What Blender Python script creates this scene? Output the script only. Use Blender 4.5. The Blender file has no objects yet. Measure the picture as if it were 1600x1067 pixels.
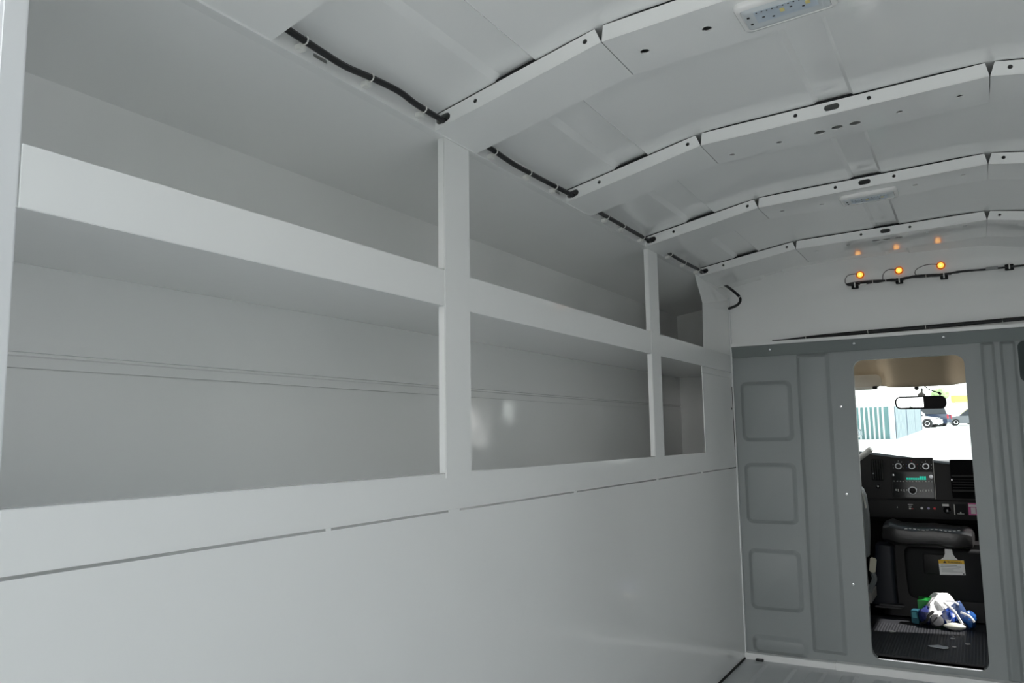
import bpy, bmesh, math, random
from mathutils import Vector, Matrix
from mathutils.geometry import tessellate_polygon

random.seed(7)
SC = bpy.context.scene
COL = SC.collection
Z0 = 0.88          # eye height above the cargo floor trim; all heights below are relative to the eye

# ------------------------------------------------------------------ camera
F_PX = 1243.2229
yaw, pitch, roll = (math.radians(a) for a in (30.21046727, 6.87565973, -0.89590476))
fwd = Vector((-math.sin(yaw)*math.cos(pitch), math.cos(yaw)*math.cos(pitch), math.sin(pitch)))
r0 = Vector((math.cos(yaw), math.sin(yaw), 0))
u0 = r0.cross(fwd)
rgt = r0*math.cos(roll) + u0*math.sin(roll)
upv = -r0*math.sin(roll) + u0*math.cos(roll)
cam_d = bpy.data.cameras.new('camera')
cam = bpy.data.objects.new('camera', cam_d)
COL.objects.link(cam)
cam_d.sensor_width = 36.0
cam_d.sensor_fit = 'HORIZONTAL'
cam_d.lens = F_PX/1600*36.0
cam_d.clip_start = 0.02
cam_d.clip_end = 600
M = Matrix((rgt, upv, -fwd)).transposed().to_4x4()
M.translation = Vector((0, 0, Z0))
cam.matrix_world = M
SC.camera = cam

# ------------------------------------------------------------------ world, sun, exposure
SC.view_settings.view_transform = 'Standard'
SC.view_settings.look = 'None'
SC.view_settings.gamma = 1
SC.view_settings.use_curve_mapping = False
SC.view_settings.exposure = 0.22
SC.cycles.use_denoising = True
SC.cycles.max_bounces = 14
SC.cycles.diffuse_bounces = 8
SC.cycles.glossy_bounces = 6
SC.cycles.transparent_max_bounces = 12
SC.cycles.sample_clamp_indirect = 6.0
SC.cycles.caustics_reflective = False
SC.cycles.caustics_refractive = False

W = bpy.data.worlds.new('sky')
SC.world = W
W.use_nodes = True
nt = W.node_tree
nt.nodes.clear()
o_ = nt.nodes.new('ShaderNodeOutputWorld')
b_ = nt.nodes.new('ShaderNodeBackground')
g_ = nt.nodes.new('ShaderNodeTexCoord')
s_ = nt.nodes.new('ShaderNodeSeparateXYZ')
r_ = nt.nodes.new('ShaderNodeValToRGB')
cr = r_.color_ramp            # hazy bright horizon, darker zenith
cr.elements[0].position = 0.0
cr.elements[0].color = (1.0, 0.985, 0.965, 1)
cr.elements[1].position = 1.0
cr.elements[1].color = (0.10, 0.12, 0.15, 1)
for ps, c in ((0.22, (0.95, 0.95, 0.945)), (0.5, (0.26, 0.29, 0.32))):
    e_ = cr.elements.new(ps)
    e_.color = (*c, 1)
nt.links.new(g_.outputs['Generated'], s_.inputs[0])
nt.links.new(s_.outputs['Z'], r_.inputs[0])
nt.links.new(r_.outputs[0], b_.inputs['Color'])
b_.inputs['Strength'].default_value = 3.6
nt.links.new(b_.outputs[0], o_.inputs['Surface'])

sun_d = bpy.data.lights.new('sun', 'SUN')
sun_d.energy = 7.0
sun_d.angle = math.radians(0.8)
sun_d.color = (1.0, 0.98, 0.95)
sun = bpy.data.objects.new('sun', sun_d)
COL.objects.link(sun)
sun.location = (20, 10, 30)
sun.rotation_euler = (-Vector((0.66, 0.16, 0.73))).to_track_quat('-Z', 'Y').to_euler()


# ------------------------------------------------------------------ materials
def mat(name, rgb, rough=0.5, metal=0.0, emit=None, estr=1.0, bump=None, bscale=200, var=0.0, coat=0.0, spec=0.5, vscale=6.0):
    m = bpy.data.materials.new(name)
    m.use_nodes = True
    n = m.node_tree
    p = n.nodes['Principled BSDF']
    p.inputs['Base Color'].default_value = (*rgb, 1)
    p.inputs['Roughness'].default_value = rough
    p.inputs['Metallic'].default_value = metal
    p.inputs['Specular IOR Level'].default_value = spec
    p.inputs['Coat Weight'].default_value = coat
    tc = n.nodes.new('ShaderNodeTexCoord')
    if var > 0:
        nz = n.nodes.new('ShaderNodeTexNoise')
        nz.inputs['Scale'].default_value = vscale
        nz.inputs['Detail'].default_value = 4
        n.links.new(tc.outputs['Object'], nz.inputs['Vector'])
        rp = n.nodes.new('ShaderNodeValToRGB')
        rp.color_ramp.elements[0].color = (*[c*(1-var) for c in rgb], 1)
        rp.color_ramp.elements[1].color = (*[min(1, c*(1+var)) for c in rgb], 1)
        n.links.new(nz.outputs['Fac'], rp.inputs[0])
        n.links.new(rp.outputs[0], p.inputs['Base Color'])
    if bump:
        nb = n.nodes.new('ShaderNodeTexNoise')
        nb.inputs['Scale'].default_value = bscale
        nb.inputs['Detail'].default_value = 3
        n.links.new(tc.outputs['Object'], nb.inputs['Vector'])
        bp = n.nodes.new('ShaderNodeBump')
        bp.inputs['Strength'].default_value = bump
        bp.inputs['Distance'].default_value = 0.002
        n.links.new(nb.outputs['Fac'], bp.inputs['Height'])
        n.links.new(bp.outputs[0], p.inputs['Normal'])
    if emit:
        p.inputs['Emission Color'].default_value = (*emit, 1)
        p.inputs['Emission Strength'].default_value = estr
    return m


def glass(name, tint=(1, 1, 1), refl=1.0):
    m = bpy.data.materials.new(name)
    m.use_nodes = True
    n = m.node_tree
    n.nodes.clear()
    out = n.nodes.new('ShaderNodeOutputMaterial')
    tr = n.nodes.new('ShaderNodeBsdfTransparent')
    tr.inputs['Color'].default_value = (*tint, 1)
    gl = n.nodes.new('ShaderNodeBsdfGlossy')
    gl.inputs['Roughness'].default_value = 0.02
    fr = n.nodes.new('ShaderNodeLayerWeight')
    fr.inputs['Blend'].default_value = 0.5
    pw = n.nodes.new('ShaderNodeMath')
    pw.operation = 'POWER'
    pw.inputs[1].default_value = 5.0
    mu = n.nodes.new('ShaderNodeMath')
    mu.operation = 'MULTIPLY_ADD'
    mu.inputs[1].default_value = 0.9*refl
    mu.inputs[2].default_value = 0.03*refl
    n.links.new(fr.outputs['Facing'], pw.inputs[0])
    mx = n.nodes.new('ShaderNodeMixShader')
    n.links.new(pw.outputs[0], mu.inputs[0])
    n.links.new(mu.outputs[0], mx.inputs[0])
    n.links.new(tr.outputs[0], mx.inputs[1])
    n.links.new(gl.outputs[0], mx.inputs[2])
    n.links.new(mx.outputs[0], out.inputs['Surface'])
    return m


PAINT = mat('grey_white_paint', (0.85, 0.857, 0.85), 0.09, bump=0.03, bscale=60, var=0.015)
PAINT_FLOOR = mat('floor_paint', (0.55, 0.57, 0.58), 0.35, bump=0.1, bscale=90, var=0.06)
PAINT_WHITE = mat('white_body_paint', (0.78, 0.79, 0.80), 0.2, var=0.01)
ABS = mat('grey_textured_plastic', (0.30, 0.325, 0.325), 0.42, bump=0.35, bscale=600, var=0.03)
TRIM = mat('satin_grey_metal', (0.22, 0.245, 0.24), 0.22, 0.25, bump=0.02)
STEEL = mat('bright_steel', (0.75, 0.76, 0.77), 0.25, 1.0)
CHROME = mat('chrome', (0.85, 0.86, 0.88), 0.08, 1.0)
KNOB = mat('satin_chrome', (0.30, 0.31, 0.32), 0.3, 1.0)
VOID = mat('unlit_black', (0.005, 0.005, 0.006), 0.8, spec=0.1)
BLACKP = mat('black_conduit_plastic', (0.012, 0.012, 0.013), 0.4)
BLACKM = mat('black_matte_plastic', (0.011, 0.0115, 0.0125), 0.65, bump=0.2, bscale=500, spec=0.25)
TIE = mat('natural_nylon', (0.80, 0.80, 0.77), 0.35)
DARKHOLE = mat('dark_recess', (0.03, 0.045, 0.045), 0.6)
DASH = mat('charcoal_dash_plastic', (0.020, 0.0195, 0.020), 0.55, bump=0.3, bscale=500, spec=0.35)
DASH2 = mat('dark_brown_grey_plastic', (0.012, 0.011, 0.0115), 0.5, spec=0.3)
PIANO = mat('gloss_black_plastic', (0.008, 0.008, 0.009), 0.12)
LEATHER = mat('black_vinyl', (0.028, 0.027, 0.027), 0.33, bump=0.5, bscale=90)
STITCH = mat('white_thread', (0.85, 0.85, 0.83), 0.6)
TAN = mat('tan_headliner_cloth', (0.62, 0.51, 0.36), 0.9, bump=0.3, bscale=400, var=0.03)
VISOR = mat('beige_vinyl', (0.80, 0.75, 0.66), 0.6, bump=0.2, bscale=300)
SEATG = mat('grey_seat_plastic', (0.20, 0.22, 0.22), 0.55, bump=0.2, bscale=300)
SEATB = mat('greige_seat_vinyl', (0.27, 0.26, 0.24), 0.6, bump=0.2, bscale=200)
BUCKLE = mat('ivory_plastic', (0.72, 0.68, 0.55), 0.4)
SHIFT = mat('light_grey_plastic', (0.66, 0.66, 0.62), 0.4)
MAT = mat('black_ribbed_rubber', (0.022, 0.023, 0.027), 0.5, var=0.25, vscale=9)
LENS = mat('clear_lens', (0.66, 0.70, 0.72), 0.12, coat=0.6)
LENSIN = mat('led_board', (0.50, 0.57, 0.64), 0.3, var=0.1, vscale=60)
WHITEP = mat('white_plastic', (0.78, 0.78, 0.77), 0.25)
YELLED = mat('yellow_led_chip', (0.72, 0.62, 0.25), 0.4)
AMBER = mat('amber_sunlit_lens', (0.9, 0.25, 0.02), 0.3, emit=(1.0, 0.62, 0.2), estr=1.6)  # amber emission stands in for sunlight coming through the lenses from outside
AMBERC = mat('amber_sunlit_core', (1.0, 0.5, 0.1), 0.3, emit=(1.0, 0.42, 0.06), estr=1.5)
AMBERR = mat('amber_lens_rim', (0.45, 0.12, 0.01), 0.3, emit=(0.8, 0.2, 0.01), estr=0.25)
TEAL_D = mat('teal_display', (0.0, 0.2, 0.15), 0.4, emit=(0.0, 0.55, 0.38), estr=0.7)
MARK = mat('white_marking', (0.75, 0.75, 0.73), 0.5)
REDM = mat('red_marking', (0.7, 0.05, 0.06), 0.5)
BLUEM = mat('blue_marking', (0.12, 0.16, 0.6), 0.5)
PINK = mat('magenta_print', (0.62, 0.07, 0.30), 0.4)
PALEP = mat('pale_pink_print', (0.82, 0.70, 0.76), 0.4)
TAGW = mat('white_tag_card', (0.82, 0.82, 0.80), 0.5)
TAGY = mat('yellow_tag_header', (0.85, 0.52, 0.03), 0.5)
INK = mat('black_ink', (0.02, 0.02, 0.02), 0.6)
CLOTH = mat('white_cloth', (0.88, 0.88, 0.88), 0.8)
GREEN = mat('green_carton', (0.02, 0.30, 0.05), 0.35)
TEALB = mat('teal_carton', (0.12, 0.42, 0.48), 0.4)
BLUE = mat('blue_plastic', (0.02, 0.06, 0.30), 0.25)
NAVY = mat('navy_plastic', (0.03, 0.04, 0.16), 0.3)
GREYR = mat('dark_grey_rubber', (0.06, 0.06, 0.065), 0.5)
PALE = mat('pale_cream_plastic', (0.75, 0.75, 0.66), 0.3)
MIRROR = mat('mirror_silver', (0.85, 0.87, 0.88), 0.01, 1.0)
ASPHALT = mat("pale_concrete", (0.60, 0.60, 0.58), 0.9, var=0.08, vscale=0.15)
FTEAL = mat('dark_teal_slat', (0.16, 0.30, 0.30), 0.6, var=0.1, vscale=2)
FWHITE = mat('white_batten', (0.80, 0.84, 0.84), 0.6)
FPALE = mat('pale_blue_sheet', (0.19, 0.245, 0.27), 0.5, var=0.06, vscale=1.5)
CARW = mat('white_car_paint', (0.80, 0.81, 0.82), 0.15, coat=0.5)
CARN = mat('navy_car_paint', (0.05, 0.07, 0.12), 0.15, coat=0.5)
CARS = mat('silver_car_paint', (0.50, 0.53, 0.55), 0.2, coat=0.5)
CARG = mat('grey_car_paint', (0.16, 0.18, 0.20), 0.2, coat=0.5)
CARE = mat('green_car_paint', (0.18, 0.36, 0.30), 0.2, coat=0.5)
CGLASS = mat('dark_car_glass', (0.03, 0.04, 0.05), 0.05)
TYRE = mat('tyre_rubber', (0.03, 0.03, 0.03), 0.8)
RED = mat('red_lamp', (0.70, 0.04, 0.06), 0.3)
YELLOW = mat('yellow_fascia', (0.92, 0.80, 0.22), 0.6)
STUCCO = mat('pale_stucco', (0.82, 0.81, 0.76), 0.9)
LEAF = mat('leaf_green', (0.45, 0.60, 0.30), 0.8, var=0.2)
BARK = mat('bark', (0.15, 0.11, 0.08), 0.9)
WGLASS = glass('windshield_glass', (0.95, 0.99, 0.98))


# ------------------------------------------------------------------ mesh helpers
class MB:
    """collects shapes; build() links them as ONE mesh object"""
    def __init__(self):
        self.v = []
        self.f = []

    def add(self, verts, faces):
        o = len(self.v)
        self.v += [Vector(p) for p in verts]
        self.f += [tuple(i+o for i in f) for f in faces]
        return self

    def box(self, x0, x1, y0, y1, z0, z1):
        return self.add([(x0, y0, z0), (x1, y0, z0), (x1, y1, z0), (x0, y1, z0), (x0, y0, z1), (x1, y0, z1), (x1, y1, z1), (x0, y1, z1)],
                        [(0, 3, 2, 1), (4, 5, 6, 7), (0, 1, 5, 4), (1, 2, 6, 5), (2, 3, 7, 6), (3, 0, 4, 7)])

    def hexa(self, a, b):
        """two quads a (4 pts) and b (4 pts) joined"""
        return self.add(list(a)+list(b), [(3, 2, 1, 0), (4, 5, 6, 7), (0, 1, 5, 4), (1, 2, 6, 5), (2, 3, 7, 6), (3, 0, 4, 7)])

    def loft(self, secs, closed=True, caps=True):
        n = len(secs[0])
        vs = [p for s in secs for p in s]
        fs = []
        for i in range(len(secs)-1):
            for j in range(n if closed else n-1):
                k = (j+1) % n
                fs.append((i*n+j, i*n+k, (i+1)*n+k, (i+1)*n+j))
        if caps and closed:
            fs.append(tuple(reversed(range(n))))
            fs.append(tuple(range((len(secs)-1)*n, len(secs)*n)))
        return self.add(vs, fs)

    def tube(self, pts, r, n=8, caps=True):
        pts = [Vector(p) for p in pts]
        rs = r if isinstance(r, (list, tuple)) else [r]*len(pts)
        secs = []
        prev = None
        for i, p in enumerate(pts):
            t = (pts[min(i+1, len(pts)-1)]-pts[max(i-1, 0)]).normalized()
            if prev is None:
                a = t.orthogonal().normalized()
            else:
                a = prev-t*prev.dot(t)
                a = a.normalized() if a.length > 1e-6 else t.orthogonal().normalized()
            prev = a
            b = t.cross(a)
            secs.append([p+a*math.cos(2*math.pi*k/n)*rs[i]+b*math.sin(2*math.pi*k/n)*rs[i] for k in range(n)])
        return self.loft(secs, True, caps)

    def lathe(self, prof, centre, axis, n=20):
        """prof: (radius, distance along axis)"""
        c = Vector(centre)
        ax = Vector(axis).normalized()
        a = ax.orthogonal().normalized()
        b = ax.cross(a)
        secs = [[c+ax*h+(a*math.cos(2*math.pi*k/n)+b*math.sin(2*math.pi*k/n))*max(r, 1e-5) for k in range(n)] for r, h in prof]
        return self.loft(secs)

    def ring(self, c, axis, R, r, n=14, m=6):
        c = Vector(c)
        ax = Vector(axis).normalized()
        a = ax.orthogonal().normalized()
        b = ax.cross(a)
        vs, fs = [], []
        for i in range(n):
            d = a*math.cos(2*math.pi*i/n)+b*math.sin(2*math.pi*i/n)
            for j in range(m):
                q = 2*math.pi*j/m
                vs.append(c+d*(R+r*math.cos(q))+ax*r*math.sin(q))
        for i in range(n):
            for j in range(m):
                i2, j2 = (i+1) % n, (j+1) % m
                fs.append((i*m+j, i2*m+j, i2*m+j2, i*m+j2))
        return self.add(vs, fs)

    def plate(self, O, U, V, outer, holes=(), t=0.002):
        """flat sheet with real holes; thickness goes against U x V"""
        O, U, V = Vector(O), Vector(U), Vector(V)
        N = U.cross(V).normalized()
        polys = [list(outer)]+[list(h) for h in holes]
        flat = [p for q in polys for p in q]
        tris = tessellate_polygon([[Vector((p[0], p[1], 0)) for p in q] for q in polys])
        n = len(flat)
        vs = [O+U*p[0]+V*p[1] for p in flat]+[O+U*p[0]+V*p[1]-N*t for p in flat]
        fs = []
        for tr in tris:
            a, b, c = (Vector((*flat[i], 0)) for i in tr)
            if (b-a).cross(c-a).z < 0:
                tr = tr[::-1]
            fs.append(tuple(tr))
            fs.append(tuple(i+n for i in reversed(tr)))
        o = 0
        for q in polys:
            k = len(q)
            for i in range(k):
                j = (i+1) % k
                fs.append((o+i, o+j, o+j+n, o+i+n))
            o += k
        return self.add(vs, fs)

    def grid(self, rows):
        n = len(rows[0])
        fs = []
        for i in range(len(rows)-1):
            for j in range(n-1):
                fs.append((i*n+j, i*n+j+1, (i+1)*n+j+1, (i+1)*n+j))
        return self.add([p for r in rows for p in r], fs)

    def blob(self, c, rad, seed=0, amp=0.15, nu=14, nv=9, crease=3.0):
        rnd = random.Random(seed)
        ph = [rnd.uniform(0, 6.28) for _ in range(6)]
        secs = []
        for i in range(nv+1):
            th = math.pi*i/nv
            s = []
            for j in range(nu):
                a = 2*math.pi*j/nu
                k = 1+amp*(math.sin(crease*a+ph[0]+th*2)*0.5+math.sin(2*crease*a+ph[1]-th*3)*0.3+math.sin(th*5+ph[2]+a)*0.4)
                s.append(Vector(c)+Vector((rad[0]*math.sin(th)*math.cos(a)*k, rad[1]*math.sin(th)*math.sin(a)*k, rad[2]*math.cos(th)*k)))
            secs.append(s)
        return self.loft(secs)

    def build(self, name, m, parent=None, smooth=False, bevel=0.0, solid=0.0, seg=2):
        """parent: None for a top-level object, whose origin then sits at its base centre"""
        vs = [p+Vector((0, 0, Z0)) for p in self.v]
        if parent is None:
            lo = Vector((min(p.x for p in vs), min(p.y for p in vs), min(p.z for p in vs)))
            hi = Vector((max(p.x for p in vs), max(p.y for p in vs), max(p.z for p in vs)))
            org = Vector(((lo.x+hi.x)/2, (lo.y+hi.y)/2, lo.z))
        else:
            org = wloc(parent)
        me = bpy.data.meshes.new(name)
        me.from_pydata([p-org for p in vs], [], self.f)
        bm = bmesh.new()
        bm.from_mesh(me)
        bmesh.ops.remove_doubles(bm, verts=bm.verts, dist=1e-6)
        bmesh.ops.recalc_face_normals(bm, faces=bm.faces)
        if bevel > 0:
            es = [e for e in bm.edges if len(e.link_faces) == 2 and e.calc_face_angle(0) > 0.6]
            bmesh.ops.bevel(bm, geom=es, offset=bevel, segments=seg, affect='EDGES', clamp_overlap=True)
        if solid:
            bmesh.ops.solidify(bm, geom=bm.faces[:], thickness=solid)
        bm.to_mesh(me)
        bm.free()
        if smooth:
            for p in me.polygons:
                p.use_smooth = True
            me.set_sharp_from_angle(angle=math.radians(38))
        me.materials.append(m)
        o = bpy.data.objects.new(name, me)
        COL.objects.link(o)
        if parent is None:
            o.location = org
        else:
            o.parent = parent
        return o


def wloc(o):
    v = Vector((0, 0, 0))
    while o is not None:
        v += o.location
        o = o.parent
    return v


def tag(o, label=None, cat=None, group=None, kind=None):
    if label: o['label'] = label
    if cat: o['category'] = cat
    if group: o['group'] = group
    if kind: o['kind'] = kind
    return o


def thing(name, loc, label, cat, group=None):
    o = bpy.data.objects.new(name, None)
    o.empty_display_size = 0.05
    COL.objects.link(o)
    o.location = Vector(loc)+Vector((0, 0, Z0))
    return tag(o, label, cat, group)


def struct(o, label, cat='structure'):
    return tag(o, label, cat, None, 'structure')


def circ(cx, cy, rx, ry=None, n=14):
    ry = ry or rx
    return [(cx+rx*math.cos(2*math.pi*i/n), cy+ry*math.sin(2*math.pi*i/n)) for i in range(n)]


def slot(cx, cy, L, h, n=6):
    r = h/2
    a = L/2-r
    return [(cx+a+r*math.sin(math.pi*i/n), cy-r*math.cos(math.pi*i/n)) for i in range(n+1)] + \
           [(cx-a-r*math.sin(math.pi*i/n), cy+r*math.cos(math.pi*i/n)) for i in range(n+1)]


def rrect(x0, x1, y0, y1, r, n=5):
    out = []
    for cx, cy, a0 in ((x1-r, y0+r, -90), (x1-r, y1-r, 0), (x0+r, y1-r, 90), (x0+r, y0+r, 180)):
        for i in range(n+1):
            a = math.radians(a0+90*i/n)
            out.append((cx+r*math.cos(a), cy+r*math.sin(a)))
    return out


def bez(pts, n=10):
    """smooth curve through points (Catmull-Rom)"""
    P = [Vector(p) for p in pts]
    out = []
    for i in range(len(P)-1):
        a, b, c, d = P[max(i-1, 0)], P[i], P[i+1], P[min(i+2, len(P)-1)]
        for k in range(n):
            t = k/n
            out.append(0.5*((2*b)+(c-a)*t+(2*a-5*b+4*c-d)*t*t+(3*b-a-3*c+d)*t**3))
    out.append(P[-1])
    return out


def screw(name, p, axis, parent, r=0.0045, m=STEEL):
    return MB().lathe([(r, -0.001), (r, 0.001), (r*0.8, 0.0026), (r*0.35, 0.003), (0.0003, 0.0018)], p, axis, 12).build(name, m, parent, smooth=True)


# ================================================================== SHELL OF THE CARGO BODY
XL, XR = -0.890, 0.434       # inner faces of the side panels
XB, XBR = -1.200, 0.744      # outer skins behind the shelf recesses
YR, YF = 0.45, 3.40          # rear edge, front bulkhead
ZF = -0.905

# cargo floor with lengthwise corrugations
prof = []
x = XL
while x < XR-0.001:
    for dx, dz in ((0, 0), (0.046, 0), (0.054, 0.010), (0.096, 0.010), (0.104, 0)):
        if x+dx <= XR:
            prof.append((x+dx, dz))
    x += 0.110
prof.append((XR, 0))
rows = []
for y, k in ((YR, 1), (3.27, 1), (3.315, 0.0), (YF, 0.0)):
    rows.append([(px, y, ZF+pz*k) for px, pz in prof])
struct(MB().grid(rows).build('floor', PAINT_FLOOR, smooth=False, solid=-0.004), 'grey painted cargo floor with lengthwise corrugations', 'floor')

# left inner panel (inside face of the tool compartments)
struct(MB().box(XL-0.02, XL, YR+.0105, YF, ZF-0.01, -0.1405).build('wall_left', PAINT), 'large plain glossy grey lower side panel on the left', 'wall')
struct(MB().box(XR, XR+0.02, YR, YF, ZF-0.01, -0.1405).build('wall_right', PAINT), 'plain grey lower side panel on the right', 'wall')


def recess(xf, xb, zt_f, zt_b, name, label):
    s = 1 if xb > xf else -1
    def q(z): return z
    # vertical profile of the outer skin, with a pressed lap joint
    pr = [(-0.16, 0.0), (0.1105, 0.0), (0.1105, 0.004), (0.112, 0.004), (0.112, 0.0), (0.128, 0.0005), (0.131, 0.006), (0.135, 0.006), (0.1355, -0.001), (0.15, 0.0), (zt_b, 0.0)]
    rows = [[(xb+s*d, y, z) for z, d in pr] for y in (YR-0.02, 3.62)]
    m = MB().grid(rows)
    m.box(min(xf+s*0.004, xb), max(xf+s*0.004, xb), YR-0.02, 3.62, -0.165, -0.160)      # top of the compartments
    m.add([(xb+s*.02, 3.62, -0.16), (xf-s*.004, 3.62, -0.16), (xf-s*.004, 3.62, zt_f), (xb+s*.02, 3.62, zt_b)], [(0, 1, 2, 3)])
    m.add([(xb+s*.02, YR-.02, -0.16), (xf+s*.004, YR-.02, -0.16), (xf+s*.004, YR-.02, zt_f), (xb+s*.02, YR-.02, zt_b)], [(0, 1, 2, 3)])
    return struct(m.build(name, PAINT), label, 'wall')


recess(XL, XB, 0.606, 0.558, 'wall_recess_left', 'grey outer side skin with a pressed lap joint behind the shelf')
recess(XR, XBR, 0.635, 0.59, 'wall_recess_right', 'grey outer side skin on the right')
struct(MB().hexa([(XB-.01, YR-.02, .556), (XL+.001, YR-.02, .606), (XL+.001, 3.64, .606), (XB-.01, 3.64, .556)],
                 [(XB-.01, YR-.02, .566), (XL+.001, YR-.02, .616), (XL+.001, 3.64, .616), (XB-.01, 3.64, .566)]).build('ceiling_recess_left', PAINT),
       'sloping grey roof of the left shelf recess', 'ceiling')
struct(MB().hexa([(XR-.001, YR-.02, .636), (XBR+.01, YR-.02, .588), (XBR+.01, 3.64, .588), (XR-.001, 3.64, .636)],
                 [(XR-.001, YR-.02, .646), (XBR+.01, YR-.02, .598), (XBR+.01, 3.64, .598), (XR-.001, 3.64, .646)]).build('ceiling_recess_right', PAINT),
       'sloping grey roof of the right shelf recess', 'ceiling')

struct(MB().box(-1.26, XL+.004, YR-.02, 3.66, .642, .655).box(-1.26, -1.25, YR-.02, 3.66, .55, .64).box(-1.26, XL+.02, 3.64, 3.66, .5, .66).build('ceiling_skin_left', PAINT), 'outer roof skin over the left recess', 'ceiling')
struct(MB().box(XR-.004, .81, YR-.02, 3.66, .672, .685).box(.80, .81, YR-.02, 3.66, .58, .685).box(XR-.02, .81, 3.64, 3.66, .5, .68).build('ceiling_skin_right', PAINT), 'outer roof skin over the right recess', 'ceiling')
# rear door frame, seen as the bright strip at the left edge of the picture
m = MB()
m.plate((0, YR-0.02, 0), (1, 0, 0), (0, 0, 1), [(-1.32, -1.1), (1.0, -1.1), (1.0, 0.98), (-1.32, 0.98)],
        [[(XL, -0.93), (XR, -0.93), (XR, 0.61), (0.07, 0.67), (-0.53, 0.655), (XL, 0.585)]], 0.03)
struct(m.build('trim_1', PAINT_WHITE, bevel=0.003), 'white rear door frame at the left edge of the view', 'trim')

# open rear door and dark hedge-like block, both added unseen to cut side light
struct(MB().hexa([(.52, YR-.04, -.93), (.57, YR-.04, -.93), (.68, -.26, -.93), (.63, -.26, -.93)], [(.52, YR-.04, .80), (.57, YR-.04, .80), (.68, -.26, .80), (.63, -.26, .80)]).build('door_3', PAINT_WHITE, bevel=.01), 'unseen open white rear cargo door, added to block side light', 'door')
struct(MB().box(1.9, 2.9, -4.2, 1.5, -1.6, 1.65).build('wall_light_block', mat('dark_light_block', (.05, .08, .04), .9, bump=.6, bscale=20, var=.4), bevel=.2), 'unseen dark hedge-like block, added to cut light from the right', 'hedge')

m = MB()
rt = random.Random(11)
tx = -60
while tx < 60:
    m.blob((tx, -48+rt.uniform(-2, 2), -2.1+rt.uniform(-.3, .5)), (3.2, 2.2, 2.4+rt.uniform(-.4, .8)), int(tx*7)+500, .25, 12, 7)
    tx += 3.1
m.box(-60, 60, -50, -48, -2.9, -1.2)
struct(m.build('wall_tree_line', mat('distant_foliage', (.06, .085, .06), .9, var=.3), smooth=True), 'distant tree line behind the viewpoint', 'hedge')

# ---- roof sheet with three lengthwise swages, lofted over the bows
KL, KR = -0.527, 0.070
STN = [  # Y, corner left, kink left, kink right, corner right  (bottom edge of a bow there)
    (0.40, .606, .700, .728, .665), (0.66, .606, .698, .726, .662), (1.235, .605, .691, .720, .655), (1.816, .605, .686, .710, .648), (2.388, .603, .674, .696, .636),
    (2.955, .600, .660, .677, .618), (3.17, .600, .661, .669, .606), (3.42, .592, .664, .655, .575)]


def bow_z(x, st):
    _, a, b, c, d = st
    if x < KL: return a+(b-a)*(x-XL)/(KL-XL)
    if x < KR: return b+(c-b)*(x-KL)/(KR-KL)
    return c+(d-c)*(x-KR)/(XR-KR)


def roof_z(x, st):
    w = 0.05
    return (bow_z(x-w, st)+2*bow_z(x, st)+bow_z(x+w, st))/4 if XL+w < x < XR-w else bow_z(x, st)


RX = sorted([-0.887, -0.86, -0.82, -0.78, -0.751, -0.738, -0.70, -0.667, -0.659, -0.62, -0.58, -0.55, -0.527, -0.50, -0.46, -0.40, -0.34, -0.29, -0.268, -0.258, -0.22, -0.192, -0.184,
             -0.12, -0.05, 0.0, 0.04, 0.07, 0.10, 0.15, 0.20, 0.208, 0.24, 0.28, 0.29, 0.34, 0.39, 0.431])


def swage(x):
    for a0, a1, b1, b0 in ((-0.751, -0.738, -0.667, -0.659), (-0.268, -0.258, -0.192, -0.184), (0.20, 0.208, 0.28, 0.29)):
        if a1 <= x <= b1:
            return 0.009 if x < -0.5 else 0.006
    return 0.0


rows = []
for i in range(len(STN)-1):
    A, B = STN[i], STN[i+1]
    for k in range(4 if i < len(STN)-2 else 5):
        t = k/4
        st = tuple(A[j]+(B[j]-A[j])*t for j in range(5))
        fl = 0.030 if i < len(STN)-2 else 0.030-0.006*t
        rows.append([(xx, st[0], roof_z(xx, st)+fl+0.0065+swage(xx)) for xx in RX])
ceil = MB().grid(rows).build('ceiling', PAINT, smooth=True, solid=0.003)
ceil.data.set_sharp_from_angle(angle=math.radians(14))
struct(ceil, 'arched glossy grey roof sheet with lengthwise swages', 'ceiling')

# ---- roof bows: hat channels in three straight lengths
BW = 0.152
BOWS = [
    (0.66, 0, 'roof bow at the top left corner, nearest to the rear opening', {}, {}),
    (1.235, 1, 'roof bow carrying the larger, nearer clear dome light', dict(c=[-.789, -.555], s=[]), dict(c=[(-.476, .079), (-.358, .070)], b=[])),
    (1.816, 2, 'roof bow with three big oval holes just ahead of the nearer dome light', dict(c=[-.789, -.555, -.307, -.154, .103], s=[-.230]),
     dict(c=[(-.481, .11), (-.365, .10), (-.102, .083), (.015, .073)], b=[(-.272, .096), (-.233, .09), (-.195, .091)])),
    (2.388, 3, 'roof bow carrying the farther dome light', dict(c=[-.789, -.555, -.307, -.154, .103], s=[-.230]),
     dict(c=[(-.474, .085), (-.360, .093), (-.107, .07), (.011, .06)], b=[])),
    (2.955, 4, 'farthest roof bow, mirroring the amber lamps in its paint', dict(c=[-.789, -.555, -.307, -.154, .103], s=[-.230]),
     dict(c=[(-.469, .086), (-.359, .066), (-.104, .053), (.007, .037)], b=[(-.268, .06), (-.234, .062), (-.195, .066)])),
]
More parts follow.
